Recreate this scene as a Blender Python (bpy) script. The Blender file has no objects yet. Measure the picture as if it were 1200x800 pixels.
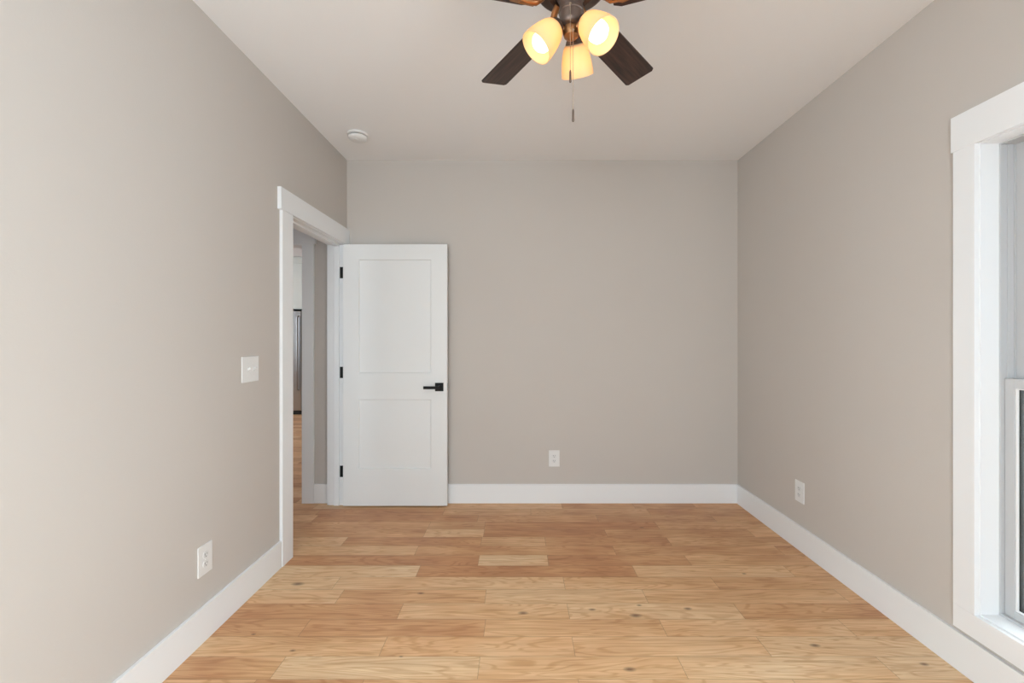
import bpy, bmesh, math, random
from mathutils import Matrix, Vector
random.seed(7)
C = bpy.context.scene.collection
R = math.radians

# ------------------------------------------------------------------ camera
CAMZ = 1.315
F = 516.0
cd = bpy.data.cameras.new('camera'); cam = bpy.data.objects.new('camera', cd); C.objects.link(cam)
cam.location = (0, 0, CAMZ); cam.rotation_euler = (R(90), 0, 0)
cd.sensor_fit = 'HORIZONTAL'; cd.sensor_width = 36; cd.lens = F / 1200 * 36
cd.shift_x = -8.0 / 1200; cd.shift_y = -3.4 / 1200; cd.clip_start = 0.02
bpy.context.scene.camera = cam

# ------------------------------------------------------------------ world and exposure
SKY = 7.0
BULB = 2.75
w = bpy.data.worlds.new('overcast_sky'); bpy.context.scene.world = w; w.use_nodes = True
nt = w.node_tree
bg = nt.nodes['Background']; bg.inputs[1].default_value = SKY
bg.inputs[0].default_value = (0.815, 0.91, 1.0, 1)
vs = bpy.context.scene.view_settings
vs.view_transform = 'Standard'; vs.look = 'None'; vs.gamma = 1; vs.use_curve_mapping = False
vs.exposure = 0.53

def portal(name, loc, rot, sx, sy):
    l = bpy.data.lights.new(name, 'AREA'); l.shape = 'RECTANGLE'; l.size = sx; l.size_y = sy
    l.cycles.is_portal = True
    o = bpy.data.objects.new(name, l); C.objects.link(o); o.location = loc; o.rotation_euler = rot
    return o

# room dimensions
XL, XR, YB, YR, H = -1.378, 1.754, 3.529, -1.45, 2.743
LW = 0.119            # left wall thickness
RW = 0.20             # outer wall thickness
portal('daylight_portal', (XR + RW + 0.03, 1.221, 1.16), (0, R(90), 0), 1.9, 1.0)
portal('daylight_portal', (XR + RW + 0.03, -0.525, 1.16), (0, R(90), 0), 1.9, 1.5)
portal('daylight_portal', (-0.58, YR - RW - 0.03, 1.35), (R(90), 0, 0), 1.5, 2.4)
portal('daylight_portal', (XL - LW - 0.12, -0.60, 1.16), (0, R(-90), 0), 1.9, 1.4)
portal('daylight_portal', (-2.65, 0.24, 1.325), (R(90), 0, 0), 0.55, 0.9)
portal('daylight_portal', (-6.24, 5.6, 1.6), (0, R(-90), 0), 1.45, 1.85)

# ------------------------------------------------------------------ node helpers
def srgb(r, g, b):
    f = lambda c: (c / 255 / 12.92) if c / 255 <= 0.04045 else ((c / 255 + 0.055) / 1.055) ** 2.4
    return (f(r), f(g), f(b), 1)

def mat(name, col, rough=0.5, metal=0.0, spec=0.5, bump=0.0, bscale=200, var=0.0, vscale=3.0, emit=None, estr=0):
    m = bpy.data.materials.new(name); m.use_nodes = True
    t = m.node_tree; p = t.nodes['Principled BSDF']
    p.inputs['Base Color'].default_value = col
    p.inputs['Roughness'].default_value = rough
    p.inputs['Metallic'].default_value = metal
    p.inputs['Specular IOR Level'].default_value = spec
    tc = t.nodes.new('ShaderNodeTexCoord')
    if var > 0:
        n = t.nodes.new('ShaderNodeTexNoise'); n.inputs['Scale'].default_value = vscale
        n.inputs['Detail'].default_value = 4
        t.links.new(tc.outputs['Object'], n.inputs['Vector'])
        mp = t.nodes.new('ShaderNodeMapRange'); mp.inputs[3].default_value = 1 - var; mp.inputs[4].default_value = 1 + var
        t.links.new(n.outputs['Fac'], mp.inputs[0])
        mx = t.nodes.new('ShaderNodeVectorMath'); mx.operation = 'SCALE'
        mx.inputs[0].default_value = col[:3]
        t.links.new(mp.outputs[0], mx.inputs['Scale'])
        t.links.new(mx.outputs[0], p.inputs['Base Color'])
    if bump > 0:
        n = t.nodes.new('ShaderNodeTexNoise'); n.inputs['Scale'].default_value = bscale
        n.inputs['Detail'].default_value = 3
        t.links.new(tc.outputs['Object'], n.inputs['Vector'])
        b = t.nodes.new('ShaderNodeBump'); b.inputs['Strength'].default_value = bump; b.inputs['Distance'].default_value = 0.002
        t.links.new(n.outputs['Fac'], b.inputs['Height']); t.links.new(b.outputs[0], p.inputs['Normal'])
    if emit:
        p.inputs['Emission Color'].default_value = emit; p.inputs['Emission Strength'].default_value = estr
    return m

M = {}
M['wall'] = mat('greige_wall_paint', (0.60, 0.552, 0.510, 1), 0.85, bump=0.15, bscale=160, var=0.012, vscale=2)
M['ceil'] = mat('flat_ceiling_paint', (0.90, 0.895, 0.90, 1), 0.95, bump=0.12, bscale=120)
M['trim'] = mat('white_trim_paint', (0.89, 0.895, 0.905, 1), 0.38, bump=0.03, bscale=60)
M['door'] = mat('white_door_paint', (0.83, 0.83, 0.825, 1), 0.42, bump=0.05, bscale=80)
M['vinyl'] = mat('shade_greyed_vinyl', (0.54, 0.54, 0.545, 1), 0.3)  # white vinyl greyed: shade of the window recess is put into its colour
M['plate'] = mat('white_plastic', (0.83, 0.82, 0.81, 1), 0.3)
M['plate2'] = mat('white_receptacle_plastic', (0.78, 0.775, 0.77, 1), 0.3)
M['blocker_pale'] = mat('pale_blocker_finish', (0.55, 0.56, 0.57, 1), 0.8, bump=0.2, bscale=20)  # finish of the added overhead light blocker outside the window
M['blocker_dark'] = mat('dark_blocker_finish', (0.07, 0.07, 0.075, 1), 0.8, bump=0.2, bscale=20)  # dark finish for added blockers, cuts bounce onto the window jamb
M['slot'] = mat('dark_slot', (0.03, 0.03, 0.03, 1), 0.7)
M['black'] = mat('matte_black_metal', (0.010, 0.010, 0.010, 1), 0.55, spec=0.25)
M['steel'] = mat('brushed_nickel', (0.45, 0.44, 0.42, 1), 0.35, metal=1.0)
M['bronze'] = mat('oil_rubbed_bronze', (0.16, 0.115, 0.095, 1), 0.38, metal=0.75, var=0.35, vscale=25)
M['copper'] = mat('antique_copper_bronze', (0.38, 0.185, 0.08, 1), 0.32, metal=0.85, var=0.4, vscale=22)
M['chain'] = mat('chain_brass', (0.50, 0.40, 0.30, 1), 0.4, metal=0.7)
M['stainless'] = mat('stainless_steel', (0.42, 0.42, 0.42, 1), 0.28, metal=1.0)
M['gasket'] = mat('dark_gasket', (0.02, 0.02, 0.02, 1), 0.6)
M['cab'] = mat('painted_cabinet', (0.74, 0.75, 0.70, 1), 0.4)
M['spacer'] = mat('dark_glazing_spacer', (0.035, 0.035, 0.035, 1), 0.6)

def glass_mat():
    m = bpy.data.materials.new('clear_window_glass'); m.use_nodes = True; t = m.node_tree
    t.nodes.clear()
    o = t.nodes.new('ShaderNodeOutputMaterial'); mx = t.nodes.new('ShaderNodeMixShader')
    tr = t.nodes.new('ShaderNodeBsdfTransparent'); tr.inputs[0].default_value = (0.95, 0.97, 0.96, 1)
    gl = t.nodes.new('ShaderNodeBsdfGlossy'); gl.inputs['Roughness'].default_value = 0.02
    lw = t.nodes.new('ShaderNodeLayerWeight'); lw.inputs[0].default_value = 0.5
    pw = t.nodes.new('ShaderNodeMath'); pw.operation = 'POWER'; pw.inputs[1].default_value = 5; t.links.new(lw.outputs['Facing'], pw.inputs[0])
    fr = t.nodes.new('ShaderNodeMath'); fr.operation = 'MULTIPLY_ADD'; fr.inputs[1].default_value = 0.9; fr.inputs[2].default_value = 0.04; t.links.new(pw.outputs[0], fr.inputs[0])
    t.links.new(fr.outputs[0], mx.inputs[0]); t.links.new(tr.outputs[0], mx.inputs[1]); t.links.new(gl.outputs[0], mx.inputs[2])
    t.links.new(mx.outputs[0], o.inputs[0])
    return m
M['glass'] = glass_mat()

def shade_mat():
    m = bpy.data.materials.new('amber_frosted_glass'); m.use_nodes = True; t = m.node_tree
    t.nodes.clear()
    o = t.nodes.new('ShaderNodeOutputMaterial'); mx = t.nodes.new('ShaderNodeMixShader'); mx.inputs[0].default_value = 0.55
    tr = t.nodes.new('ShaderNodeBsdfTranslucent'); tr.inputs[0].default_value = (0.99, 0.72, 0.40, 1)
    p = t.nodes.new('ShaderNodeBsdfPrincipled'); p.inputs['Base Color'].default_value = (0.95, 0.80, 0.56, 1)
    p.inputs['Roughness'].default_value = 0.35
    t.links.new(p.outputs[0], mx.inputs[1]); t.links.new(tr.outputs[0], mx.inputs[2])
    t.links.new(mx.outputs[0], o.inputs[0])
    return m
M['shade'] = shade_mat()
M['bulb'] = mat('lit_bulb', (0.9, 0.85, 0.75, 1), 0.4, emit=(1.0, 0.80, 0.55, 1), estr=BULB)

def blade_mat():
    m = mat('dark_walnut_blade', (0.035, 0.02, 0.016, 1), 0.45); t = m.node_tree; p = t.nodes['Principled BSDF']
    tc = t.nodes.new('ShaderNodeTexCoord'); mp = t.nodes.new('ShaderNodeMapping'); mp.inputs['Scale'].default_value = (6, 90, 60)
    n = t.nodes.new('ShaderNodeTexNoise'); n.inputs['Scale'].default_value = 1; n.inputs['Detail'].default_value = 5
    r = t.nodes.new('ShaderNodeValToRGB'); r.color_ramp.elements[0].position = 0.35; r.color_ramp.elements[1].position = 0.7
    r.color_ramp.elements[0].color = (0.022, 0.012, 0.011, 1); r.color_ramp.elements[1].color = (0.075, 0.040, 0.030, 1)
    t.links.new(tc.outputs['Object'], mp.inputs[0]); t.links.new(mp.outputs[0], n.inputs['Vector'])
    t.links.new(n.outputs['Fac'], r.inputs[0]); t.links.new(r.outputs[0], p.inputs['Base Color'])
    return m
M['blade'] = blade_mat()

def floor_mat():
    m = bpy.data.materials.new('hickory_plank_floor'); m.use_nodes = True; t = m.node_tree; L = t.links
    N = lambda k: t.nodes.new('ShaderNode' + k)
    p = t.nodes['Principled BSDF']
    uv = N('UVMap'); uv.uv_map = 'grain'            # metres inside each plank, shifted by a random amount per plank
    tone = N('Attribute'); tone.attribute_name = 'tone'   # per plank: r = lightness, g = redness, b = random
    sep = N('SeparateColor'); L.new(tone.outputs['Color'], sep.inputs[0])
    # large figure
    def noise(scale, sx, sy, det=4, dist=0.0):
        mp = N('Mapping'); mp.inputs['Scale'].default_value = (sx, sy, 1); L.new(uv.outputs[0], mp.inputs[0])
        n = N('TexNoise'); n.inputs['Scale'].default_value = scale; n.inputs['Detail'].default_value = det
        n.inputs['Distortion'].default_value = dist; L.new(mp.outputs[0], n.inputs['Vector']); return n
    fig = noise(1.0, 1.1, 9, 3, 0.5)
    fine = noise(1.0, 6, 130, 6)
    streak = noise(1.0, 1.3, 38, 4, 0.2)
    broad = noise(1.0, 2.2, 5, 2)
    # cathedral rings: contour lines of a stretched noise
    mul = N('Math'); mul.operation = 'MULTIPLY'; mul.inputs[1].default_value = 95; L.new(fig.outputs['Fac'], mul.inputs[0])
    sn = N('Math'); sn.operation = 'SINE'; L.new(mul.outputs[0], sn.inputs[0])
    ring = N('MapRange'); ring.inputs[1].default_value = 0.1; ring.inputs[2].default_value = 1; ring.inputs[3].default_value = 0; ring.inputs[4].default_value = 1
    L.new(sn.outputs[0], ring.inputs[0])
    # knots
    mpk = N('Mapping'); mpk.inputs['Scale'].default_value = (2.6, 4.6, 1); L.new(uv.outputs[0], mpk.inputs[0])
    vor = N('TexVoronoi'); vor.inputs['Scale'].default_value = 1.0; L.new(mpk.outputs[0], vor.inputs['Vector'])
    kr = N('MapRange'); kr.inputs[1].default_value = 0.025; kr.inputs[2].default_value = 0.085; kr.inputs[3].default_value = 1; kr.inputs[4].default_value = 0
    L.new(vor.outputs['Distance'], kr.inputs[0])
    sv = N('SeparateColor'); L.new(vor.outputs['Color'], sv.inputs[0])
    ks = N('Math'); ks.operation = 'GREATER_THAN'; ks.inputs[1].default_value = 0.86; L.new(sv.outputs[0], ks.inputs[0])
    km = N('Math'); km.operation = 'MULTIPLY'; L.new(kr.outputs[0], km.inputs[0]); L.new(ks.outputs[0], km.inputs[1])
    geo = N('NewGeometry'); ko = km.outputs[0]
    for (kx, ky, kr_) in ((349, 684, 1.5), (493, 695, .8), (613, 718, 1.1), (694, 714, .8), (745, 721, 1.3), (749, 709, .6), (806, 713, .9), (738, 784, 1.1),
                         (955, 756, 1.0), (1083, 778, .8), (470, 769, .4), (343, 762, .6), (872, 672, .6), (297, 743, .5), (752, 618, .8)):
        yy = F * CAMZ / (ky - 396.6); xx = (kx - 608) * yy / F
        s1 = N('VectorMath'); s1.operation = 'SUBTRACT'; L.new(geo.outputs['Position'], s1.inputs[0]); s1.inputs[1].default_value = (xx, yy, 0)
        s2 = N('VectorMath'); s2.operation = 'MULTIPLY'; L.new(s1.outputs[0], s2.inputs[0]); s2.inputs[1].default_value = (1 / (0.024 * kr_), 1 / (0.012 * kr_), 0)
        s3 = N('VectorMath'); s3.operation = 'LENGTH'; L.new(s2.outputs[0], s3.inputs[0])
        s4 = N('MapRange'); s4.inputs[1].default_value = 0.25; s4.inputs[2].default_value = 1.15; s4.inputs[3].default_value = 1; s4.inputs[4].default_value = 0; L.new(s3.outputs['Value'], s4.inputs[0])
        s5 = N('Math'); s5.operation = 'MAXIMUM'; L.new(s4.outputs[0], s5.inputs[0]); L.new(ko, s5.inputs[1]); ko = s5.outputs[0]
    # base colours
    ramp = N('ValToRGB'); e = ramp.color_ramp.elements
    e[0].position = 0.0; e[0].color = (0.46, 0.225, 0.105, 1)
    e[1].position = 1.0; e[1].color = (0.92, 0.71, 0.46, 1)
    x = e.new(0.35); x.color = (0.66, 0.365, 0.185, 1)
    x = e.new(0.65); x.color = (0.85, 0.56, 0.31, 1)
    bsum = N('MapRange'); bsum.inputs[1].default_value = 0.3; bsum.inputs[2].default_value = 0.7; bsum.inputs[3].default_value = -0.16; bsum.inputs[4].default_value = 0.16
    L.new(broad.outputs['Fac'], bsum.inputs[0])
    add = N('Math'); add.operation = 'ADD'; L.new(sep.outputs[0], add.inputs[0]); L.new(bsum.outputs[0], add.inputs[1])
    L.new(add.outputs[0], ramp.inputs[0])
    def mixmul(a, fac_out, col, f0, f1, blend='MULTIPLY'):
        mr = N('MapRange'); mr.inputs[3].default_value = f0; mr.inputs[4].default_value = f1; L.new(fac_out, mr.inputs[0])
        mx = N('Mix'); mx.data_type = 'RGBA'; mx.blend_type = blend
        L.new(mr.outputs[0], mx.inputs[0]); L.new(a, mx.inputs[6]); mx.inputs[7].default_value = col
        return mx.outputs[2]
    c = mixmul(ramp.outputs[0], sep.outputs[1], (1.0, 0.80, 0.70, 1), 0.0, 0.75)
    c = mixmul(c, ring.outputs[0], (0.74, 0.60, 0.48, 1), 0.0, 0.55)
    c = mixmul(c, fine.outputs['Fac'], (0.66, 0.50, 0.38, 1), -0.35, 0.75)
    c = mixmul(c, streak.outputs['Fac'], (0.62, 0.46, 0.34, 1), -0.75, 0.85)
    c = mixmul(c, ko, (0.15, 0.075, 0.045, 1), 0.0, 0.80, 'MIX')
    # joints
    ed = N('UVMap'); ed.uv_map = 'edge'              # distance to the long and short plank edges, metres
    se = N('SeparateXYZ'); L.new(ed.outputs[0], se.inputs[0])
    def edge(o, tot):
        # o runs 0..length across the plank
        return o
    ln = N('Attribute'); ln.attribute_name = 'psize'
    sl = N('SeparateXYZ'); L.new(ln.outputs['Vector'], sl.inputs[0])
    ds = []
    for i in (0, 1):
        s1 = N('Math'); s1.operation = 'SUBTRACT'; L.new(sl.outputs[i], s1.inputs[0]); L.new(se.outputs[i], s1.inputs[1])
        mn = N('Math'); mn.operation = 'MINIMUM'; L.new(s1.outputs[0], mn.inputs[0]); L.new(se.outputs[i], mn.inputs[1]); ds.append(mn)
    mm = N('Math'); mm.operation = 'MINIMUM'; L.new(ds[0].outputs[0], mm.inputs[0]); L.new(ds[1].outputs[0], mm.inputs[1])
    jl = N('MapRange'); jl.inputs[1].default_value = 0.0004; jl.inputs[2].default_value = 0.0016; jl.inputs[3].default_value = 1; jl.inputs[4].default_value = 0
    L.new(mm.outputs[0], jl.inputs[0])
    c = mixmul(c, jl.outputs[0], (0.16, 0.085, 0.045, 1), 0.0, 0.52, 'MIX')
    L.new(c, p.inputs['Base Color'])
    rr = N('MapRange'); rr.inputs[3].default_value = 0.34; rr.inputs[4].default_value = 0.50; L.new(broad.outputs['Fac'], rr.inputs[0])
    L.new(rr.outputs[0], p.inputs['Roughness'])
    p.inputs['Specular IOR Level'].default_value = 0.32
    bm_ = N('Bump'); bm_.inputs['Strength'].default_value = 0.12; bm_.inputs['Distance'].default_value = 0.002
    inv = N('Math'); inv.operation = 'SUBTRACT'; L.new(fine.outputs['Fac'], inv.inputs[0]); L.new(jl.outputs[0], inv.inputs[1])
    L.new(inv.outputs[0], bm_.inputs['Height']); L.new(bm_.outputs[0], p.inputs['Normal'])
    return m
M['floor'] = floor_mat()

# ------------------------------------------------------------------ mesh helpers
class MB:
    def __init__(s): s.bm = bmesh.new()
    def box(s, x0, x1, y0, y1, z0, z1, bev=0.0, mx=None):
        b = bmesh.new(); bmesh.ops.create_cube(b, size=1)
        bmesh.ops.scale(b, vec=(abs(x1 - x0), abs(y1 - y0), abs(z1 - z0)), verts=b.verts)
        bmesh.ops.translate(b, vec=((x0 + x1) / 2, (y0 + y1) / 2, (z0 + z1) / 2), verts=b.verts)
        if bev > 0: bmesh.ops.bevel(b, geom=b.edges[:], offset=bev, segments=2, affect='EDGES', profile=0.5)
        return s._add(b, mx)
    def _add(s, b, mx=None):
        if mx is not None: bmesh.ops.transform(b, matrix=mx, verts=b.verts)
        me = bpy.data.meshes.new('t'); b.to_mesh(me); b.free(); s.bm.from_mesh(me); bpy.data.meshes.remove(me)
        return s
    def lathe(s, prof, mx=None, n=32):
        # prof: list of (r, z), spun about z
        b = bmesh.new(); rings = []
        for (r, z) in prof:
            if r < 1e-6: rings.append([b.verts.new((0, 0, z))])
            else: rings.append([b.verts.new((r * math.cos(2 * math.pi * k / n), r * math.sin(2 * math.pi * k / n), z)) for k in range(n)])
        for a, c in zip(rings, rings[1:]):
            for k in range(n):
                k2 = (k + 1) % n
                if len(a) == 1 and len(c) == 1: continue
                if len(a) == 1: b.faces.new((a[0], c[k], c[k2]))
                elif len(c) == 1: b.faces.new((a[k], c[0], a[k2]))
                else: b.faces.new((a[k], c[k], c[k2], a[k2]))
        bmesh.ops.recalc_face_normals(b, faces=b.faces)
        return s._add(b, mx)
    def tube(s, pts, r, n=10):
        b = bmesh.new(); rings = []
        pts = [Vector(p) for p in pts]
        rs = r if isinstance(r, (list, tuple)) else [r] * len(pts)
        up = Vector((0.31, 0.2, 0.93)).normalized()
        for i, p in enumerate(pts):
            d = (pts[min(i + 1, len(pts) - 1)] - pts[max(i - 1, 0)]).normalized()
            u = d.cross(up).normalized(); v = d.cross(u)
            rings.append([b.verts.new(p + rs[i] * (u * math.cos(2 * math.pi * k / n) + v * math.sin(2 * math.pi * k / n))) for k in range(n)])
        for a, c in zip(rings, rings[1:]):
            for k in range(n): b.faces.new((a[k], a[(k + 1) % n], c[(k + 1) % n], c[k]))
        b.faces.new(rings[0]); b.faces.new(rings[-1][::-1])
        bmesh.ops.recalc_face_normals(b, faces=b.faces)
        return s._add(b)
    def prism(s, outline, z0, z1, bev=0.0, mx=None):
        b = bmesh.new()
        lo = [b.verts.new((x, y, z0)) for x, y in outline]; hi = [b.verts.new((x, y, z1)) for x, y in outline]
        b.faces.new(lo[::-1]); b.faces.new(hi); n = len(lo)
        for k in range(n): b.faces.new((lo[k], lo[(k + 1) % n], hi[(k + 1) % n], hi[k]))
        bmesh.ops.recalc_face_normals(b, faces=b.faces)
        if bev > 0: bmesh.ops.bevel(b, geom=b.edges[:], offset=bev, segments=2, affect='EDGES')
        return s._add(b, mx)
    def sphere(s, c, r, seg=16):
        b = bmesh.new(); bmesh.ops.create_uvsphere(b, u_segments=seg, v_segments=seg // 2 + 2, radius=r)
        return s._add(b, Matrix.Translation(c))
    def build(s, name, m, parent=None, smooth=False, origin=None, world=None):
        # origin: object origin (parent space); geometry was given in parent space
        me = bpy.data.meshes.new(name)
        if origin is not None: bmesh.ops.translate(s.bm, vec=-Vector(origin), verts=s.bm.verts)
        s.bm.to_mesh(me); s.bm.free()
        me.materials.append(m)
        if smooth:
            me.polygons.foreach_set('use_smooth', [True] * len(me.polygons))
            me.set_sharp_from_angle(angle=R(38))
        o = bpy.data.objects.new(name, me); C.objects.link(o)
        if origin is not None: o.location = origin
        if parent: o.parent = parent
        return o

def tag(o, label=None, cat=None, group=None, kind=None):
    if label: o['label'] = label
    if cat: o['category'] = cat
    if group: o['group'] = group
    if kind: o['kind'] = kind
    return o
def empty(name, loc=(0, 0, 0), rz=0, label=None, cat=None, group=None, kind=None):
    o = bpy.data.objects.new(name, None); C.objects.link(o); o.location = loc; o.rotation_euler.z = rz
    o.empty_display_size = 0.1
    return tag(o, label, cat, group, kind)
def struct(o): o['kind'] = 'structure'; return o

# ------------------------------------------------------------------ floor
def build_floor():
    PW = 0.1217; Y0 = 1.700
    # joints read off the photograph, by row, as (X positions), with the tones of the planks between them
    px = lambda x, row: (x - 608) / F * (Y0 + (row + 0.5) * PW)
    rows = {
     -2: ([(230), (500), (760), (1010)], [(.45,.2),(.8,.1),(.7,.2),(.85,.1),(.6,.2)]),
     -1: ([(290), (420), (680), (940)], [(.6,.2),(.35,.4),(.55,.35),(.7,.2),(.75,.2)]),
     0: ([326, 561, 800, 1040], [(.50,.25),(.92,.0),(.72,.2),(.86,.15),(.88,.1)]),
     1: ([449, 672, 895], [(.66,.2),(.66,.45),(.74,.25),(.86,.1)]),
     2: ([357, 568, 777], [(.42,.35),(.45,.5),(.62,.3),(.72,.35)]),
     3: ([469, 666, 866], [(.38,.45),(.75,.2),(.82,.1),(.46,.3)]),
     4: ([569, 756], [(.58,.4),(.80,.15),(.66,.15)]),
     5: ([394, 661, 838], [(.92,.1),(.76,.2),(.64,.3),(.52,.2)]),
     6: ([490, 744, 925], [(.88,.0),(.30,.65),(.75,.1),(.52,.2)]),
     7: ([561, 642, 806], [(.34,.6),(.90,.05),(.36,.5),(.60,.3)]),
     8: ([488, 720], [(.68,.1),(.50,.5),(.48,.3)]),
     9: ([564, 639, 784], [(.40,.6),(.72,.1),(.42,.4),(.55,.2)]),
     10: ([498, 567, 710], [(.52,.5),(.74,.1),(.36,.6),(.46,.3)]),
     11: ([503, 568, 770], [(.55,.5),(.48,.3),(.34,.6),(.56,.3)]),
     12: ([369, 560, 700], [(.60,.4),(.36,.6),(.48,.5),(.45,.2)]),
     13: ([520, 622, 760], [(.34,.6),(.58,.3),(.50,.3),(.40,.4)]),
    }
    rnd = random.Random(3)
    bm = bmesh.new()
    uvg = bm.loops.layers.uv.new('grain'); uve = bm.loops.layers.uv.new('edge')
    tone = bm.faces.layers.float_vector.new('tone_f')
    X0, X1 = -6.2, 1.95; Ys, Ye = -1.7, 8.6
    k0 = math.floor((Ys - Y0) / PW); k1 = math.ceil((Ye - Y0) / PW)
    faces = []
    for k in range(k0, k1):
        ya, yb = Y0 + k * PW, Y0 + (k + 1) * PW
        if k in rows:
            js, tn = rows[k]; js = [px(j, k) for j in js]; tn = list(tn)
        else:
            js = [rnd.uniform(-0.9, -0.2)]; tn = []
            while js[-1] < 1.4: js.append(js[-1] + rnd.uniform(0.35, 1.2))
            tn = [(min(1, max(.1, rnd.gauss(.58, .2))), rnd.uniform(0, .6)) for _ in range(len(js) + 1)]
        # carry the row on to both ends
        j0 = js[0] - rnd.uniform(0.7, 1.2)
        while js[0] > X0:
            js.insert(0, j0); tn.insert(0, (min(1, max(.1, rnd.gauss(.55, .18))), rnd.uniform(0, .6))); j0 = js[0] - rnd.uniform(0.4, 1.2)
        j0 = js[-1] + rnd.uniform(0.7, 1.1)
        while js[-1] < X1:
            js.append(j0); tn.append((min(1, max(.1, rnd.gauss(.55, .18))), rnd.uniform(0, .6))); j0 = js[-1] + rnd.uniform(0.4, 1.2)
        for i in range(len(js) - 1):
            xa, xb = js[i], js[i + 1]
            t_ = tn[i + 1]; t_ = (0.62 + (t_[0] - 0.62) * 0.78 - (0.05 if k >= 7 else 0), t_[1] * 0.8)
            vv = [bm.verts.new(v) for v in ((xa, ya, 0), (xb, ya, 0), (xb, yb, 0), (xa, yb, 0))]
            f = bm.faces.new(vv); ox, oy = rnd.uniform(0, 60), rnd.uniform(0, 60)
            for l in f.loops:
                x, y = l.vert.co.x - xa, l.vert.co.y - ya
                l[uvg].uv = (x + ox, y + oy); l[uve].uv = (x, y)
            faces.append((t_[0], t_[1], rnd.random(), xb - xa, PW))
    # skirts below, giving the floor thickness
    bm.faces.ensure_lookup_table()
    n = len(bm.faces)
    vb = [bm.verts.new(v) for v in ((X0-1.5, Ys-.3, -.12), (X1+.5, Ys-.3, -.12), (X1+.5, Ye+.3, -.12), (X0-1.5, Ye+.3, -.12))]
    bm.faces.new(vb[::-1]); faces.append((.5, .3, .5, 1, 1))
    me = bpy.data.meshes.new('floor'); bm.to_mesh(me); bm.free()
    if 'tone_f' in me.attributes: me.attributes.remove(me.attributes['tone_f'])
    ta = me.attributes.new('tone', 'FLOAT_COLOR', 'FACE')
    pa = me.attributes.new('psize', 'FLOAT_VECTOR', 'FACE')
    for i, f in enumerate(faces):
        ta.data[i].color = (f[0], f[1], f[2], 1); pa.data[i].vector = (f[3], f[4], 0)
    me.materials.append(M['floor'])
    o = bpy.data.objects.new('floor', me); C.objects.link(o); struct(o)
build_floor()

# ------------------------------------------------------------------ ceiling and walls
b = MB(); b.box(-6.4, XR + RW, YR - RW, 8.6, H, H + 0.12); struct(b.build('ceiling', M['ceil']))

# openings
DY0, DY1, DZ = 2.657, 3.476, 2.053       # door opening between jamb faces
JT = 0.019
b = MB()
W4 = (-1.20, 0.0); WZ = (0.266, 2.055); g = 0.015  # unseen left window opening, added to light the right wall
b.box(XL - LW, XL, YR, W4[0] - g, 0, H); b.box(XL - LW, XL, W4[1] + g, DY0 - JT, 0, H)
b.box(XL - LW, XL, W4[0] - g, W4[1] + g, 0, WZ[0] - g); b.box(XL - LW, XL, W4[0] - g, W4[1] + g, WZ[1] + g, H); b.box(XL - LW, XL, DY1 + JT, YB, 0, H); b.box(XL - LW, XL, DY0 - JT, DY1 + JT, DZ + JT, H)
struct(b.build('wall_left', M['wall']))
HX0, HX1, HZ = -2.74, -1.726, 2.066      # cased opening from the hall to the kitchen
b = MB()
b.box(HX1 + JT, XR + RW, YB, YB + 0.12, 0, H); b.box(-3.4, HX0 - JT, YB, YB + 0.12, 0, H); b.box(HX0 - JT, HX1 + JT, YB, YB + 0.12, HZ + JT, H)
struct(b.build('wall_back', M['wall']))
# right wall: the visible window opening and one unseen, added for daylight
W1 = (0.770, 1.672); W2 = (-1.15, 0.00); WZ = (0.266, 2.055)
g = 0.015
b = MB()
for (a, c) in ((YR - RW, W2[0] - g), (W2[1] + g, W1[0] - g), (W1[1] + g, YB)): b.box(XR, XR + RW, a, c, 0, H)
for wy in (W1, W2):
    b.box(XR, XR + RW, wy[0] - g, wy[1] + g, 0, WZ[0] - g); b.box(XR, XR + RW, wy[0] - g, wy[1] + g, WZ[1] + g, H)
struct(b.build('wall_right', M['wall']))
W3 = (-1.28, 0.12)  # unseen rear window opening, added to even out the room light
b = MB()
b.box(XL - LW, W3[0] - g, YR - RW, YR, 0, H); b.box(W3[1] + g, XR, YR - RW, YR, 0, H)
b.box(W3[0] - g, W3[1] + g, YR - RW, YR, 0, WZ[0] - g); b.box(W3[0] - g, W3[1] + g, YR - RW, YR, 2.45 + g, H)
struct(b.build('wall_rear', M['wall']))
# hall and kitchen shell
b = MB(); b.box(-3.4, -3.28, 0.4, YB, 0, H); struct(b.build('wall_hall_left', M['wall']))
b = MB(); b.box(-3.28, -2.9, 0.28, 0.4, 0, H); b.box(-2.4, XL - LW, 0.28, 0.4, 0, H); b.box(-2.9, -2.4, 0.28, 0.4, 0, 0.9); b.box(-2.9, -2.4, 0.28, 0.4, 1.75, H); struct(b.build('wall_hall_rear', M['wall']))  # gap in this wall is added to let daylight onto the hall casing
b = MB(); b.box(-6.2, -1.4, 8.3, 8.42, 0, H); struct(b.build('wall_kitchen_back', M['wall']))
b = MB(); b.box(-1.52, -1.4, YB + 0.12, 8.3, 0, H); struct(b.build('wall_kitchen_right', M['wall']))
b = MB(); b.box(-6.2, -3.4, YB, YB + 0.12, 0, H); struct(b.build('wall_kitchen_front', M['wall']))
b = MB()
b.box(-6.2, -6.08, YB, 4.7, 0, H); b.box(-6.2, -6.08, 6.5, 8.42, 0, H); b.box(-6.2, -6.08, 4.7, 6.5, 0, 0.9); b.box(-6.2, -6.08, 4.7, 6.5, 2.3, H)  # unseen opening added as the kitchen's daylight source
struct(b.build('wall_kitchen_left', M['wall']))

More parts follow.
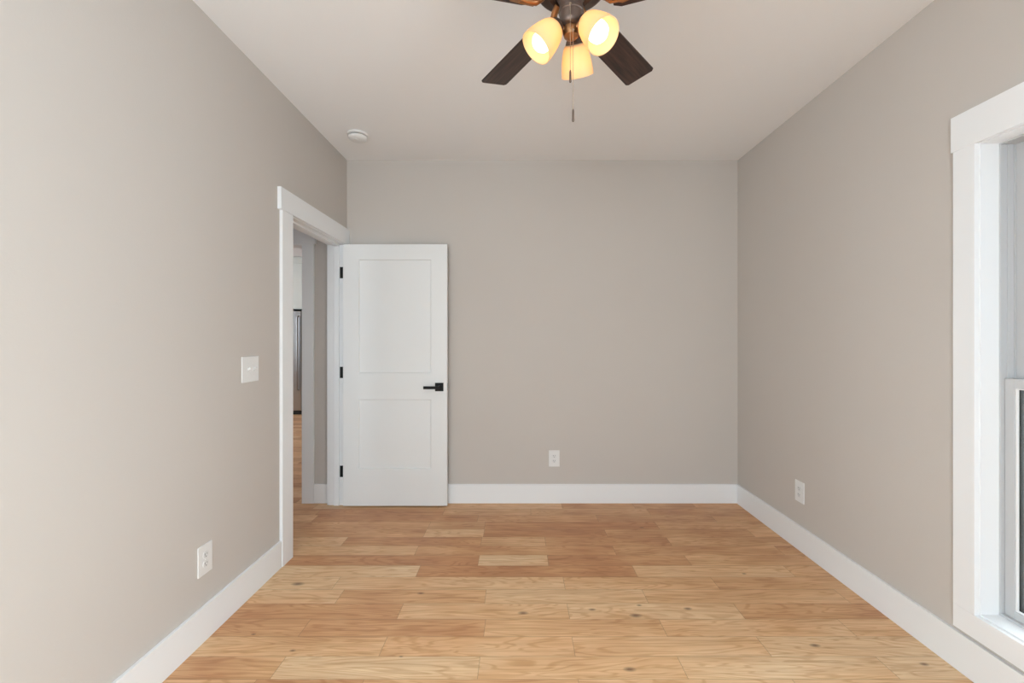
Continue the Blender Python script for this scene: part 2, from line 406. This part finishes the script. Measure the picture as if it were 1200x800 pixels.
b = MB(); b.box(XR + RW, 5.2, 0.36, 0.50, -0.6, 3.2); struct(b.build('wall_light_blocker', M['blocker_dark']))  # added upright blocker, hides the sky from the window jamb
b = MB(); b.box(XR + RW, 5.2, 0.36, 6.0, -0.40, -0.25); struct(b.build('floor_light_blocker', M['blocker_dark']))  # added slab, stops light from below reaching the window recess
b = MB(); b.box(XR + RW, 3.1, 0.50, 6.0, 2.75, 2.87); struct(b.build('ceiling_light_blocker', M['blocker_pale']))  # added overhead blocker, shades the window recess from the sky
# ------------------------------------------------------------------ baseboards
BH, BT, bv = 0.152, 0.015, 0.0015
b = MB(); b.box(XL, XL + BT, YR, 2.533, 0, BH, bv); struct(b.build('baseboard_left', M['trim']))
b = MB(); b.box(XL, XR, YB - BT, YB, 0, BH, bv); struct(b.build('baseboard_back', M['trim']))
b = MB(); b.box(XR - BT, XR, YR, YB - BT, 0, BH, bv); struct(b.build('baseboard_right', M['trim']))
b = MB(); b.box(XL + BT, XR - BT, YR, YR + BT, 0, BH, bv); struct(b.build('baseboard_rear', M['trim']))
b = MB(); b.box(-1.637, XL - LW - 0.001, YB - BT, YB, 0, BH, bv); struct(b.build('baseboard_hall', M['trim']))

# ------------------------------------------------------------------ door frame (trim_1) and hall opening (trim_2)
t1 = empty('trim_1', (XL, 3.07, 0), kind='structure')
def child(mb, name, m, parent, smooth=False):
    o = mb.build(name, m, parent, smooth); o.matrix_parent_inverse = Matrix.Translation(parent.location).inverted() if parent.rotation_euler.z == 0 else parent.matrix_world.inverted()
    return o
CT = 0.019; HT = 0.0222
b = MB(); b.box(XL, XL + CT, 2.534, 2.652, 0, 2.057, bv); child(b, 'side_casing', M['trim'], t1)
b = MB(); b.box(XL, XL + CT, 3.481, YB, 0, 2.057, bv); child(b, 'side_casing', M['trim'], t1)
b = MB(); b.box(XL, XL + HT, 2.512, YB, 2.057, 2.184, bv); child(b, 'head_casing', M['trim'], t1)
b = MB(); b.box(XL - LW - CT, XL - LW, 2.534, 2.652, 0, 2.057, bv); child(b, 'side_casing', M['trim'], t1)
b = MB(); b.box(XL - LW - CT, XL - LW, 3.481, YB, 0, 2.057, bv); child(b, 'side_casing', M['trim'], t1)
b = MB(); b.box(XL - LW - HT, XL - LW, 2.512, YB, 2.057, 2.184, bv); child(b, 'head_casing', M['trim'], t1)
b = MB(); b.box(XL - LW, XL, DY0 - JT, DY0, 0, DZ, 0.001); child(b, 'side_jamb', M['trim'], t1)
b = MB(); b.box(XL - LW, XL, DY1, DY1 + JT, 0, DZ, 0.001); child(b, 'side_jamb', M['trim'], t1)
b = MB(); b.box(XL - LW, XL, DY0 - JT, DY1 + JT, DZ, DZ + JT, 0.001); child(b, 'head_jamb', M['trim'], t1)
S0, S1 = XL - 0.078, XL - 0.037
b = MB(); b.box(S0, S1, DY0, DY0 + 0.012, 0, DZ, 0.002); child(b, 'door_stop', M['trim'], t1)
b = MB(); b.box(S0, S1, DY1 - 0.012, DY1, 0, DZ, 0.002); child(b, 'door_stop', M['trim'], t1)
b = MB(); b.box(S0, S1, DY0 + 0.012, DY1 - 0.012, DZ - 0.012, DZ, 0.002); child(b, 'door_stop', M['trim'], t1)

t2 = empty('trim_2', (-1.68, YB, 0), kind='structure')
b = MB(); b.box(-1.731, -1.637, YB - CT, YB, 0, 2.07, bv); child(b, 'side_casing', M['trim'], t2)
b = MB(); b.box(HX0 - 0.09, HX0 + 0.005, YB - CT, YB, 0, 2.07, bv); child(b, 'side_casing', M['trim'], t2)
b = MB(); b.box(HX0 - 0.105, -1.622, YB - HT, YB, 2.07, 2.20, bv); child(b, 'head_casing', M['trim'], t2)
b = MB(); b.box(HX1, HX1 + JT, YB, YB + 0.12, 0, HZ); child(b, 'side_jamb', M['trim'], t2)
b = MB(); b.box(HX0 - JT, HX0, YB, YB + 0.12, 0, HZ); child(b, 'side_jamb', M['trim'], t2)
b = MB(); b.box(HX0 - JT, HX1 + JT, YB, YB + 0.12, HZ, HZ + JT); child(b, 'head_jamb', M['trim'], t2)

# ------------------------------------------------------------------ door_1
def build_door():
    d = empty('door_1', (-1.3706, 3.468, 0), kind='structure')
    x0, x1, y0, y1, z0, z1 = -1.3706, -0.559, 3.433, 3.468, 0.012, 2.050
    pans = [(-1.248, -0.685, 1.046, 1.931), (-1.248, -0.685, 0.301, 0.840)]
    bm = bmesh.new()
    xs = [x0, -1.248, -0.685, x1]; zs = [z0, 0.301, 0.840, 1.046, 1.931, z1]
    def q(*v): bm.faces.new([bm.verts.new(p) for p in v])
    for (yf, dr) in ((y0, 1), (y1, -1)):
        for i in range(3):
            for j in range(5):
                a, c, e, f = xs[i], xs[i + 1], zs[j], zs[j + 1]
                if i == 1 and j in (1, 3):
                    k, dp = 0.0045, 0.009 * dr
                    q((a, yf, e), (c, yf, e), (c - k, yf + dp, e + k), (a + k, yf + dp, e + k))
                    q((a, yf, f), (c, yf, f), (c - k, yf + dp, f - k), (a + k, yf + dp, f - k))
                    q((a, yf, e), (a, yf, f), (a + k, yf + dp, f - k), (a + k, yf + dp, e + k))
                    q((c, yf, e), (c, yf, f), (c - k, yf + dp, f - k), (c - k, yf + dp, e + k))
                    q((a + k, yf + dp, e + k), (c - k, yf + dp, e + k), (c - k, yf + dp, f - k), (a + k, yf + dp, f - k))
                else: q((a, yf, e), (c, yf, e), (c, yf, f), (a, yf, f))
    for j in range(5):
        for x in (x0, x1): q((x, y0, zs[j]), (x, y1, zs[j]), (x, y1, zs[j + 1]), (x, y0, zs[j + 1]))
    for i in range(3):
        for z in (z0, z1): q((xs[i], y0, z), (xs[i + 1], y0, z), (xs[i + 1], y1, z), (xs[i], y1, z))
    bmesh.ops.remove_doubles(bm, verts=bm.verts, dist=1e-5)
    bmesh.ops.recalc_face_normals(bm, faces=bm.faces)
    es = [e for e in bm.edges if len(e.link_faces) == 2 and e.calc_face_angle(0) > 1.4 and (abs(e.verts[0].co.x - e.verts[1].co.x) < 1e-6 and e.verts[0].co.x in (x0, x1) or False)]
    b = MB(); b.bm.free(); b.bm = bm
    child(b, 'door_leaf', M['door'], d)
    # hinges
    for z in (1.835, 1.048, 0.268):
        b = MB(); hz = 0.0445
        b.box(XL - 0.033, XL + 0.001, DY1 - 0.0025, DY1 - 0.0002, z - hz, z + hz)                # leaf on the jamb
        b.box(x0 - 0.0022, x0 - 0.0002, y0 + 0.004, y1, z - hz, z + hz)                 # leaf on the door edge
        b.box(x0 - 0.006, x0 + 0.001, y1 + 0.0005, DY1 - 0.0005, z - hz, z + hz)
        b.lathe([(0, -hz), (0.006, -hz), (0.006, hz), (0, hz)], Matrix.Translation((XL + 0.004, 3.4725, z)), 12)
        child(b, 'hinge', M['black'], d, True)
    # lever handle sets
    cx, cz = -0.620, 0.938
    for sgn, yf, nm in ((-1, y0, 'lever_handle'), (1, y1, 'lever_handle')):
        b = MB(); b.box(cx - 0.0325, cx + 0.0325, yf, yf + sgn * 0.008, cz - 0.0325, cz + 0.0325, 0.0012)
        h = child(b, 'door_handle', M['black'], d); h['label'] = 'matte black square door handle plate'
        L_ = 0.047
        b = MB(); b.lathe([(0, 0), (0.011, 0), (0.011, L_ - 0.012), (0, L_ - 0.012)], Matrix.Translation((cx, yf, cz)) @ Matrix.Rotation(R(90 if sgn < 0 else -90), 4, 'X'), 16)
        b.box(cx - 0.116, cx + 0.011, yf + sgn * (L_ - 0.012), yf + sgn * L_, cz - 0.0125, cz + 0.0095, 0.0012)
        o = b.build('lever', M['black'], h, True)
    b = MB(); b.box(x1 - 0.0005, x1 + 0.0012, 3.4385, 3.4625, cz - 0.028, cz + 0.028, 0.0004)
    b.prism([(0, -0.008), (0.011, -0.002), (0.011, 0.008), (0, 0.008)], -0.010, 0.010, 0, Matrix.Translation((x1 + 0.001, 3.4505, cz)))
    o = child(b, 'latch', M['steel'], d); o['label'] = 'satin metal latch on the door edge'
build_door()

# ------------------------------------------------------------------ windows
def build_window(name, origin, ang, W, z0, z1, zm):
    """local: x along the wall from the casing side, y out through the wall, z up"""
    t = empty(name, origin, ang, kind='structure')
    def k(mb, nm, m=M['trim'], p=t, sm=False): return mb.build(nm, m, p, sm)
    cw = 0.0835
    b = MB(); b.box(-0.005 - cw, -0.005, -0.019, 0, z0 - 0.005 , z1 + 0.003, bv); k(b, 'side_casing')
    b = MB(); b.box(W + 0.005, W + 0.005 + cw, -0.019, 0, z0 - 0.005, z1 + 0.003, bv); k(b, 'side_casing')
    b = MB(); b.box(-0.005 - cw - 0.009, W + 0.014 + cw, -0.0195, 0, z1 + 0.003, z1 + 0.143, bv); k(b, 'head_casing')
    b = MB(); b.box(-0.005 - cw, W + 0.005 + cw, -0.019, 0, z0 - 0.095, z0 - 0.005, bv); k(b, 'bottom_casing')
    b = MB(); JD = 0.069
    b.box(-0.0145, 0, 0.0, JD, z0, z1); b.box(W, W + 0.0145, 0.0, JD, z0, z1)
    b.box(-0.0145, W + 0.0145, 0.0, JD, z1, z1 + 0.0145); b.box(-0.0145, W + 0.0145, 0.0, JD, z0 - 0.0145, z0); k(b, 'jamb_extension')
    # vinyl frame with its tracks
    b = MB(); D1 = RW - 0.001 + 0.02
    lip = 0.006
    b.box(-0.0145, lip, JD, D1, z0 - 0.0145, z1 + 0.0145, 0.001); b.box(W - lip, W + 0.0145, JD, D1, z0 - 0.0145, z1 + 0.0145, 0.001)
    b.box(lip, W - lip, JD, D1, z1 - lip, z1 + 0.0145, 0.001); b.box(lip, W - lip, JD, D1, z0 - 0.0145, z0 + 0.010, 0.001)
    for u in (lip, W - lip):
        sg = 1 if u < W / 2 else -1
        b.box(u, u + sg * 0.006, 0.1185, 0.1215, z0 + 0.01, z1 - lip)                 # parting ridge
        b.box(u, u + sg * 0.010, 0.158, D1, z0 + 0.01, z1 - lip)
        b.box(u, u + sg * 0.0025, 0.093, 0.108, zm, z1 - lip, 0.0008)
    b.box(lip, W - lip, 0.158, D1, z1 - lip - 0.010, z1 - lip)
    k(b, 'window_frame', M['vinyl'])
    def sash(nm, v0, za, zb, sw, br, tr):
        u0, u1 = lip + 0.001, W - lip - 0.001; v1 = v0 + 0.034
        b = MB(); b.box(u0, u0 + sw, v0, v1, za, zb, 0.0015); b.box(u1 - sw, u1, v0, v1, za, zb, 0.0015)
        b.box(u0 + sw, u1 - sw, v0, v1, za, za + br, 0.0015); b.box(u0 + sw, u1 - sw, v0, v1, zb - tr, zb, 0.0015)
        s = k(b, nm, M['vinyl'])
        a, c, e, f = u0 + sw, u1 - sw, za + br, zb - tr
        b = MB(); q = 0.004
        for (p0, p1, p2, p3) in ((a, a + q, e, f), (c - q, c, e, f), (a + q, c - q, e, e + q), (a + q, c - q, f - q, f)):
            b.box(p0, p1, v0 + 0.004, v0 + 0.014, p2, p3, 0.0008)
        k(b, 'glazing_bead', M['plate'], s)
        b = MB()
        for (p0, p1, p2, p3) in ((a, a + 0.0065, e, f), (c - 0.0065, c, e, f), (a, c, e, e + 0.0065), (a, c, f - 0.0065, f)):
            b.box(p0, p1, v0 + 0.018, v0 + 0.028, p2, p3)
        k(b, 'glass_spacer', M['spacer'], s)
        b = MB(); b.box(a - 0.001, c + 0.001, v0 + 0.014, v0 + 0.0175, e - 0.001, f + 0.001)
        k(b, 'pane', M['glass'], s)
        return s
    sash('lower_sash', 0.083, z0 + 0.010, zm, 0.033, 0.028, 0.035)
    sash('upper_sash', 0.1225, zm - 0.034, z1 - lip, 0.033, 0.034, 0.033)
    b = MB(); b.box(W / 2 - 0.03, W / 2 + 0.03, 0.088, 0.106, zm, zm + 0.008, 0.002)
    b.box(W / 2 - 0.008, W / 2 + 0.03, 0.084, 0.096, zm + 0.008, zm + 0.016, 0.002); k(b, 'sash_lock', M['vinyl'])
    return t
# right wall: local x -> -Y, local y -> +X
build_window('window_1', (XR, W1[1], 0), R(-90), W1[1] - W1[0], WZ[0], WZ[1], 1.165)
build_window('added_window_2', (XR, W2[1], 0), R(-90), W2[1] - W2[0], WZ[0], WZ[1], 1.165)  # added out of view to light the near left wall
build_window('added_window_3', (W3[1], YR, 0), R(180), W3[1] - W3[0], WZ[0], 2.45, 1.35)  # added behind the camera as a daylight source

build_window('added_window_4', (XL, W4[0], 0), R(90), W4[1] - W4[0], WZ[0], WZ[1], 1.165)  # added out of view, throws daylight on the near right wall
# ------------------------------------------------------------------ outlets and switch
PWD, PHT = 0.086, 0.130
def outlet(loc, rz, label):
    """front faces local -y"""
    t = empty('wall_outlet', loc, rz, label, 'electrical outlet')
    b = MB(); b.box(-PWD / 2, PWD / 2, -0.006, 0, -PHT / 2, PHT / 2, 0.002); b.build('cover_plate', M['plate'], t)
    for s in (1, -1):
        zc = s * 0.0195; pts = []
        for i in range(24):
            a = 2 * math.pi * i / 24; x = 0.0172 * math.cos(a); z = 0.0172 * math.sin(a)
            pts.append((x, max(-0.0142, min(0.0142, z))))
        b = MB(); b.prism(pts, 0, 0.0022, 0, Matrix.Translation((0, -0.006, zc)) @ Matrix.Rotation(R(90), 4, 'X'))
        rc = b.build('receptacle', M['plate2'], t)
        b = MB(); b.box(-0.0073, -0.0052, -0.0085, -0.0080, zc - 0.001, zc + 0.0075); b.box(0.0052, 0.0073, -0.0085, -0.0080, zc, zc + 0.0065)
        b.lathe([(0, 0), (0.0024, 0), (0.0024, 0.0005), (0, 0.0005)], Matrix.Translation((0, -0.0080, zc - 0.007)) @ Matrix.Rotation(R(90), 4, 'X'), 12)
        b.build('socket_slots', M['slot'], rc)
    b = MB(); b.lathe([(0, 0), (0.003, 0), (0.0028, 0.0012), (0, 0.0014)], Matrix.Translation((0, -0.006, 0)) @ Matrix.Rotation(R(90), 4, 'X'), 12)
    b.build('screw', M['plate2'], t, True)
    return t
outlet((0.283, YB, 0.356), 0, 'small white duplex outlet low on the far end wall, right of the open door')
outlet((XR, 2.745, 0.361), R(-90), 'white duplex outlet low on the right wall, between the far corner and the window')
outlet((XL, 1.929, 0.350), R(90), 'white duplex outlet low on the left wall, below the light switch')

t = empty('light_switch', (XL, 2.254, 1.159), R(90), 'white two-gang toggle light switch on left wall beside the door casing', 'light switch')
b = MB(); b.box(-0.069, 0.069, -0.006, 0, -0.065, 0.065, 0.002); b.build('cover_plate', M['plate'], t)
for s in (-1, 1):
    b = MB(); b.box(s * 0.023 - 0.0052, s * 0.023 + 0.0052, -0.0068, -0.0055, -0.0125, 0.0125); bz = b.build('switch_collar', M['plate2'], t)
    b = MB(); b.box(-0.0038, 0.0038, -0.013, 0.002, -0.0045, 0.0045, 0.001, Matrix.Translation((s * 0.023, -0.008, 0.001)) @ Matrix.Rotation(R(-24), 4, 'X'))
    b.build('toggle', M['plate'], bz)
    for q in (-1, 1):
        b = MB(); b.lathe([(0, 0), (0.003, 0), (0.0028, 0.001), (0, 0.0012)], Matrix.Translation((s * 0.023, -0.006, q * 0.030)) @ Matrix.Rotation(R(90), 4, 'X'), 12)
        b.build('screw', M['plate2'], t, True)

# ------------------------------------------------------------------ smoke detector
t = empty('smoke_detector', (-1.125, 3.075, H), 0, 'round white smoke detector on the ceiling near the door corner', 'smoke detector')
b = MB(); b.lathe([(0, 0), (0.070, 0), (0.071, -0.006), (0.069, -0.014), (0.060, -0.016), (0, -0.016)]); b.build('mounting_base', M['plate'], t, True)
b = MB(); b.lathe([(0, -0.016), (0.057, -0.016), (0.057, -0.021), (0, -0.021)]); b.build('vent_gap', M['slot'], t, True)
b = MB(); b.lathe([(0, -0.021), (0.063, -0.021), (0.064, -0.026), (0.060, -0.036), (0.048, -0.044), (0.030, -0.047), (0.0, -0.048)])
cv = b.build('cover', M['plate'], t, True)
b = MB(); b.lathe([(0, -0.046), (0.014, -0.046), (0.0135, -0.0505), (0, -0.051)], Matrix.Translation((-0.006, -0.02, 0.001)), 20); b.build('test_button', M['plate2'], cv, True)

# ------------------------------------------------------------------ ceiling fan
def build_fan():
    fx, fy = 0.177, 1.49
    t = empty('ceiling_fan', (fx, fy, H), 0, 'dark bronze ceiling fan with five dark blades and three lit amber glass shades', 'ceiling fan')
    Z = lambda z: z - H
    b = MB(); b.lathe([(0, 0), (0.075, 0), (0.075, -0.03), (0.062, -0.055), (0.03, -0.07), (0.02, -0.09), (0.02, Z(2.60)), (0, Z(2.60))]); b.build('canopy', M['bronze'], t, True)
    b = MB(); b.lathe([(0, Z(2.61)), (0.05, Z(2.61)), (0.105, Z(2.585)), (0.118, Z(2.55)), (0.124, Z(2.535)), (0.124, Z(2.510)), (0.119, Z(2.497)), (0.105, Z(2.490)), (0.085, Z(2.488)), (0.080, Z(2.484)), (0.0, Z(2.484))], n=48)
    b.build('motor_housing', M['bronze'], t, True)
    b = MB(); b.lathe([(0, Z(2.486)), (0.052, Z(2.486)), (0.050, Z(2.470)), (0.043, Z(2.460)), (0.040, Z(2.452)), (0.040, Z(2.424)), (0.0425, Z(2.421)), (0.0425, Z(2.415)), (0.040, Z(2.412)), (0.040, Z(2.384)), (0.0375, Z(2.374)), (0.030, Z(2.367)), (0, Z(2.362))])
    b.build('switch_housing', M['bronze'], t, True)
    b = MB(); b.lathe([(0, Z(2.37)), (0.024, Z(2.368)), (0.028, Z(2.358)), (0.028, Z(2.348)), (0.024, Z(2.336)), (0.013, Z(2.329)), (0.006, Z(2.324)), (0.0, Z(2.322))])
    b.build('light_fitter', M['copper'], t, True)
    # blades
    for i in range(5):
        th = -32.2 + 72 * i + 0.0
        A = Matrix.Rotation(R(90 - th), 4, 'Z')     # local +x -> radial
        # local y = z cross radial = -tangent
        P = Matrix.Translation((0, 0, Z(2.445))) @ A @ Matrix.Rotation(math.atan(-0.20), 4, 'X')
        out = [(0.135, -0.045), (0.16, -0.056), (0.535, -0.064), (0.545, -0.055), (0.545, 0.055), (0.535, 0.064), (0.16, 0.056), (0.135, 0.045)]
        b = MB(); b.prism(out, -0.003, 0.003, 0.0012)
        bl = b.build('fan_blade', M['blade'], t)
        bl.matrix_local = P
        # blade iron
        iron = [(0.118, -0.010), (0.135, -0.022), (0.165, -0.040), (0.205, -0.034), (0.225, -0.012), (0.230, 0.0), (0.225, 0.012), (0.205, 0.034), (0.165, 0.040), (0.135, 0.022), (0.118, 0.010)]
        b = MB(); b.prism(iron, -0.0085, -0.0035, 0.0015)
        b.tube([(0.062, 0, 0.036), (0.085, 0, 0.024), (0.105, 0, 0.002), (0.125, 0, -0.013), (0.155, 0, -0.015), (0.205, 0, -0.009)], [0.012, 0.012, 0.012, 0.012, 0.010, 0.004], 12)
        b.tube([(0.105, 0, 0.0), (0.130, 0.018, -0.012), (0.175, 0.030, -0.009)], [0.008, 0.007, 0.003], 8); b.tube([(0.105, 0, 0.0), (0.130, -0.018, -0.012), (0.175, -0.030, -0.009)], [0.008, 0.007, 0.003], 8)
        for (sx, sy) in ((0.175, -0.024), (0.175, 0.024), (0.212, 0)):
            b.lathe([(0, -0.0085), (0.004, -0.0085), (0.003, -0.0110), (0, -0.0115)], Matrix.Translation((sx, sy, 0)), 10)
        ir = b.build('blade_arm', M['copper'], bl, True)
    # lamp arms, fitters, shades, bulbs
    for th, arm_r, arm_z in ((17.0, 0.068, 2.357), (137.0, 0.068, 2.348), (257.0, 0.058, 2.357)):
        rad = Vector((math.sin(R(th)), math.cos(R(th)), 0))
        tilt = R(40)
        ax = rad * math.sin(tilt) + Vector((0, 0, -math.cos(tilt)))      # shade axis, towards its mouth
        base = rad * arm_r + Vector((0, 0, Z(arm_z)))
        xa = ax.cross(Vector((0, 0, 1))).normalized(); ya = ax.cross(xa)
        Mx = Matrix((( xa.x, ya.x, ax.x, base.x), (xa.y, ya.y, ax.y, base.y), (xa.z, ya.z, ax.z, base.z), (0, 0, 0, 1)))
        b = MB(); b.tube([rad * 0.018 + Vector((0, 0, Z(2.352))), rad * 0.034 + Vector((0, 0, Z(2.362))), rad * 0.050 + Vector((0, 0, Z(2.368))), base - ax * 0.012], 0.0075, 10)
        arm = b.build('lamp_arm', M['copper'], t, True)
        b = MB(); b.lathe([(0, -0.026), (0.014, -0.026), (0.021, -0.020), (0.029, -0.008), (0.033, 0.003), (0.033, 0.009), (0.030, 0.009), (0.026, -0.004), (0, -0.010)], Mx, 28)
        b.build('shade_holder', M['bronze'], t, True)
        # glass: outer skin then inner skin
        o_ = [(0.030, -0.001), (0.036, 0.004), (0.043, 0.018), (0.049, 0.040), (0.0535, 0.062), (0.0562, 0.082), (0.0575, 0.101)]
        i_ = [(r - 0.003, z) for r, z in o_[::-1]]
        i_[0] = (0.0550, 0.1015)
        b = MB(); b.lathe(o_ + i_ + [o_[0]], Mx, 40)
        sh = b.build('lamp_shade', M['shade'], t, True); sh['label'] = 'frosted amber glass bell shade, lit from inside'
        b = MB(); b.lathe([(0, -0.004), (0.013, -0.004), (0.013, 0.022), (0.018, 0.030), (0.029, 0.046), (0.034, 0.064), (0.032, 0.080), (0.022, 0.093), (0.010, 0.098), (0, 0.099)], Mx, 24)
        b.build('light_bulb', M['bulb'], t, True)
    # pull chains
    for (cx, cy, zt, zf0, zf1) in ((0.169 - fx, -0.044, 2.415, 2.196, 2.156), (0.180 - fx, -0.030, 2.338, 2.076, 2.034)):
        b = MB(); z = zt
        b.tube([(cx, cy, Z(zt)), (cx, cy, Z(zf0))], 0.0006, 6)
        while z > zf0: b.sphere((cx, cy, Z(z)), 0.0013, 6); z -= 0.0042
        b.tube([(cx, cy + 0.012, Z(zt + 0.001)), (cx, cy - 0.001, Z(zt + 0.001))], 0.0035, 10)
        ch = b.build('pull_chain', M['chain'], t, True)
        b = MB(); b.lathe([(0, Z(zf0 + .002)), (0.0018, Z(zf0)), (0.0034, Z(zf0 - 0.006)), (0.0036, Z(zf1 + 0.010)), (0.0042, Z(zf1 + 0.004)), (0.0030, Z(zf1)), (0, Z(zf1))], Matrix.Translation((cx, cy, 0)), 12)
        b.build('chain_fob', M['bronze'], ch, True)
build_fan()

# ------------------------------------------------------------------ kitchen glimpsed through the doorway
fr = empty('refrigerator', (-4.21, 7.60, 0), 0, 'stainless steel refrigerator glimpsed across the room through the open doorway', 'refrigerator')
b = MB(); b.box(-0.455, 0.455, 0.06, 0.68, 0.02, 1.79, 0.006); b.build('body', M['gasket'], fr)
b = MB(); b.box(-0.455, -0.003, 0, 0.055, 0.07, 1.79, 0.012); dl = b.build('fridge_door', M['stainless'], fr)
b = MB(); b.box(0.003, 0.455, 0, 0.055, 0.07, 1.79, 0.012); dr = b.build('fridge_door', M['stainless'], fr)
for d_, xx in ((dl, -0.05), (dr, 0.405)):
    b = MB(); b.tube([(xx, 0.0, 1.70), (xx, -0.05, 1.68), (xx, -0.05, 1.0), (xx, -0.05, 0.45), (xx, 0, 0.43)], 0.013, 10); b.build('handle', M['stainless'], d_, True)
b = MB(); b.box(-0.45, 0.45, 0.03, 0.06, 0.0, 0.065, 0.002)
for i in range(24): b.box(-0.44 + i * 0.037, -0.42 + i * 0.037, 0.026, 0.031, 0.012, 0.052)
b.build('toe_grille', M['gasket'], fr)
cb = empty('kitchen_cabinet', (-4.21, 7.70, 1.83), 0, 'white painted cabinet above the refrigerator, seen through the open doorway', 'cabinet')
b = MB(); b.box(-0.455, 0.455, 0.02, 0.598, 0, 0.80, 0.001); b.build('body', M['cab'], cb)
for s in (-1, 1):
    xa, xb = (0.003, 0.452) if s > 0 else (-0.452, -0.003)
    b = MB(); b.box(xa, xb, 0.008, 0.020, 0.005, 0.70); b.box(xa, xa + .06, 0, 0.010, 0.005, 0.70, .001); b.box(xb - .06, xb, 0, 0.010, 0.005, 0.70, .001)
    b.box(xa + .06, xb - .06, 0, 0.010, 0.005, 0.065, .001); b.box(xa + .06, xb - .06, 0, 0.010, 0.64, 0.70, .001)
    b.build('cabinet_door', M['cab'], cb)
b = MB(); b.box(-0.456, 0.456, -0.02, 0.02, 0.80, 0.86, 0.004); b.box(-0.456, 0.456, -0.045, 0.02, 0.86, 0.905, 0.004); b.build('crown_moulding', M['cab'], cb)
pn = MB(); pn.box(-3.752, -3.730, 7.62, 8.299, 0, 2.70, 0.001)
tag(pn.build('cabinet_side_panel', M['cab']), 'tall white side panel standing beside the refrigerator', 'cabinet panel')
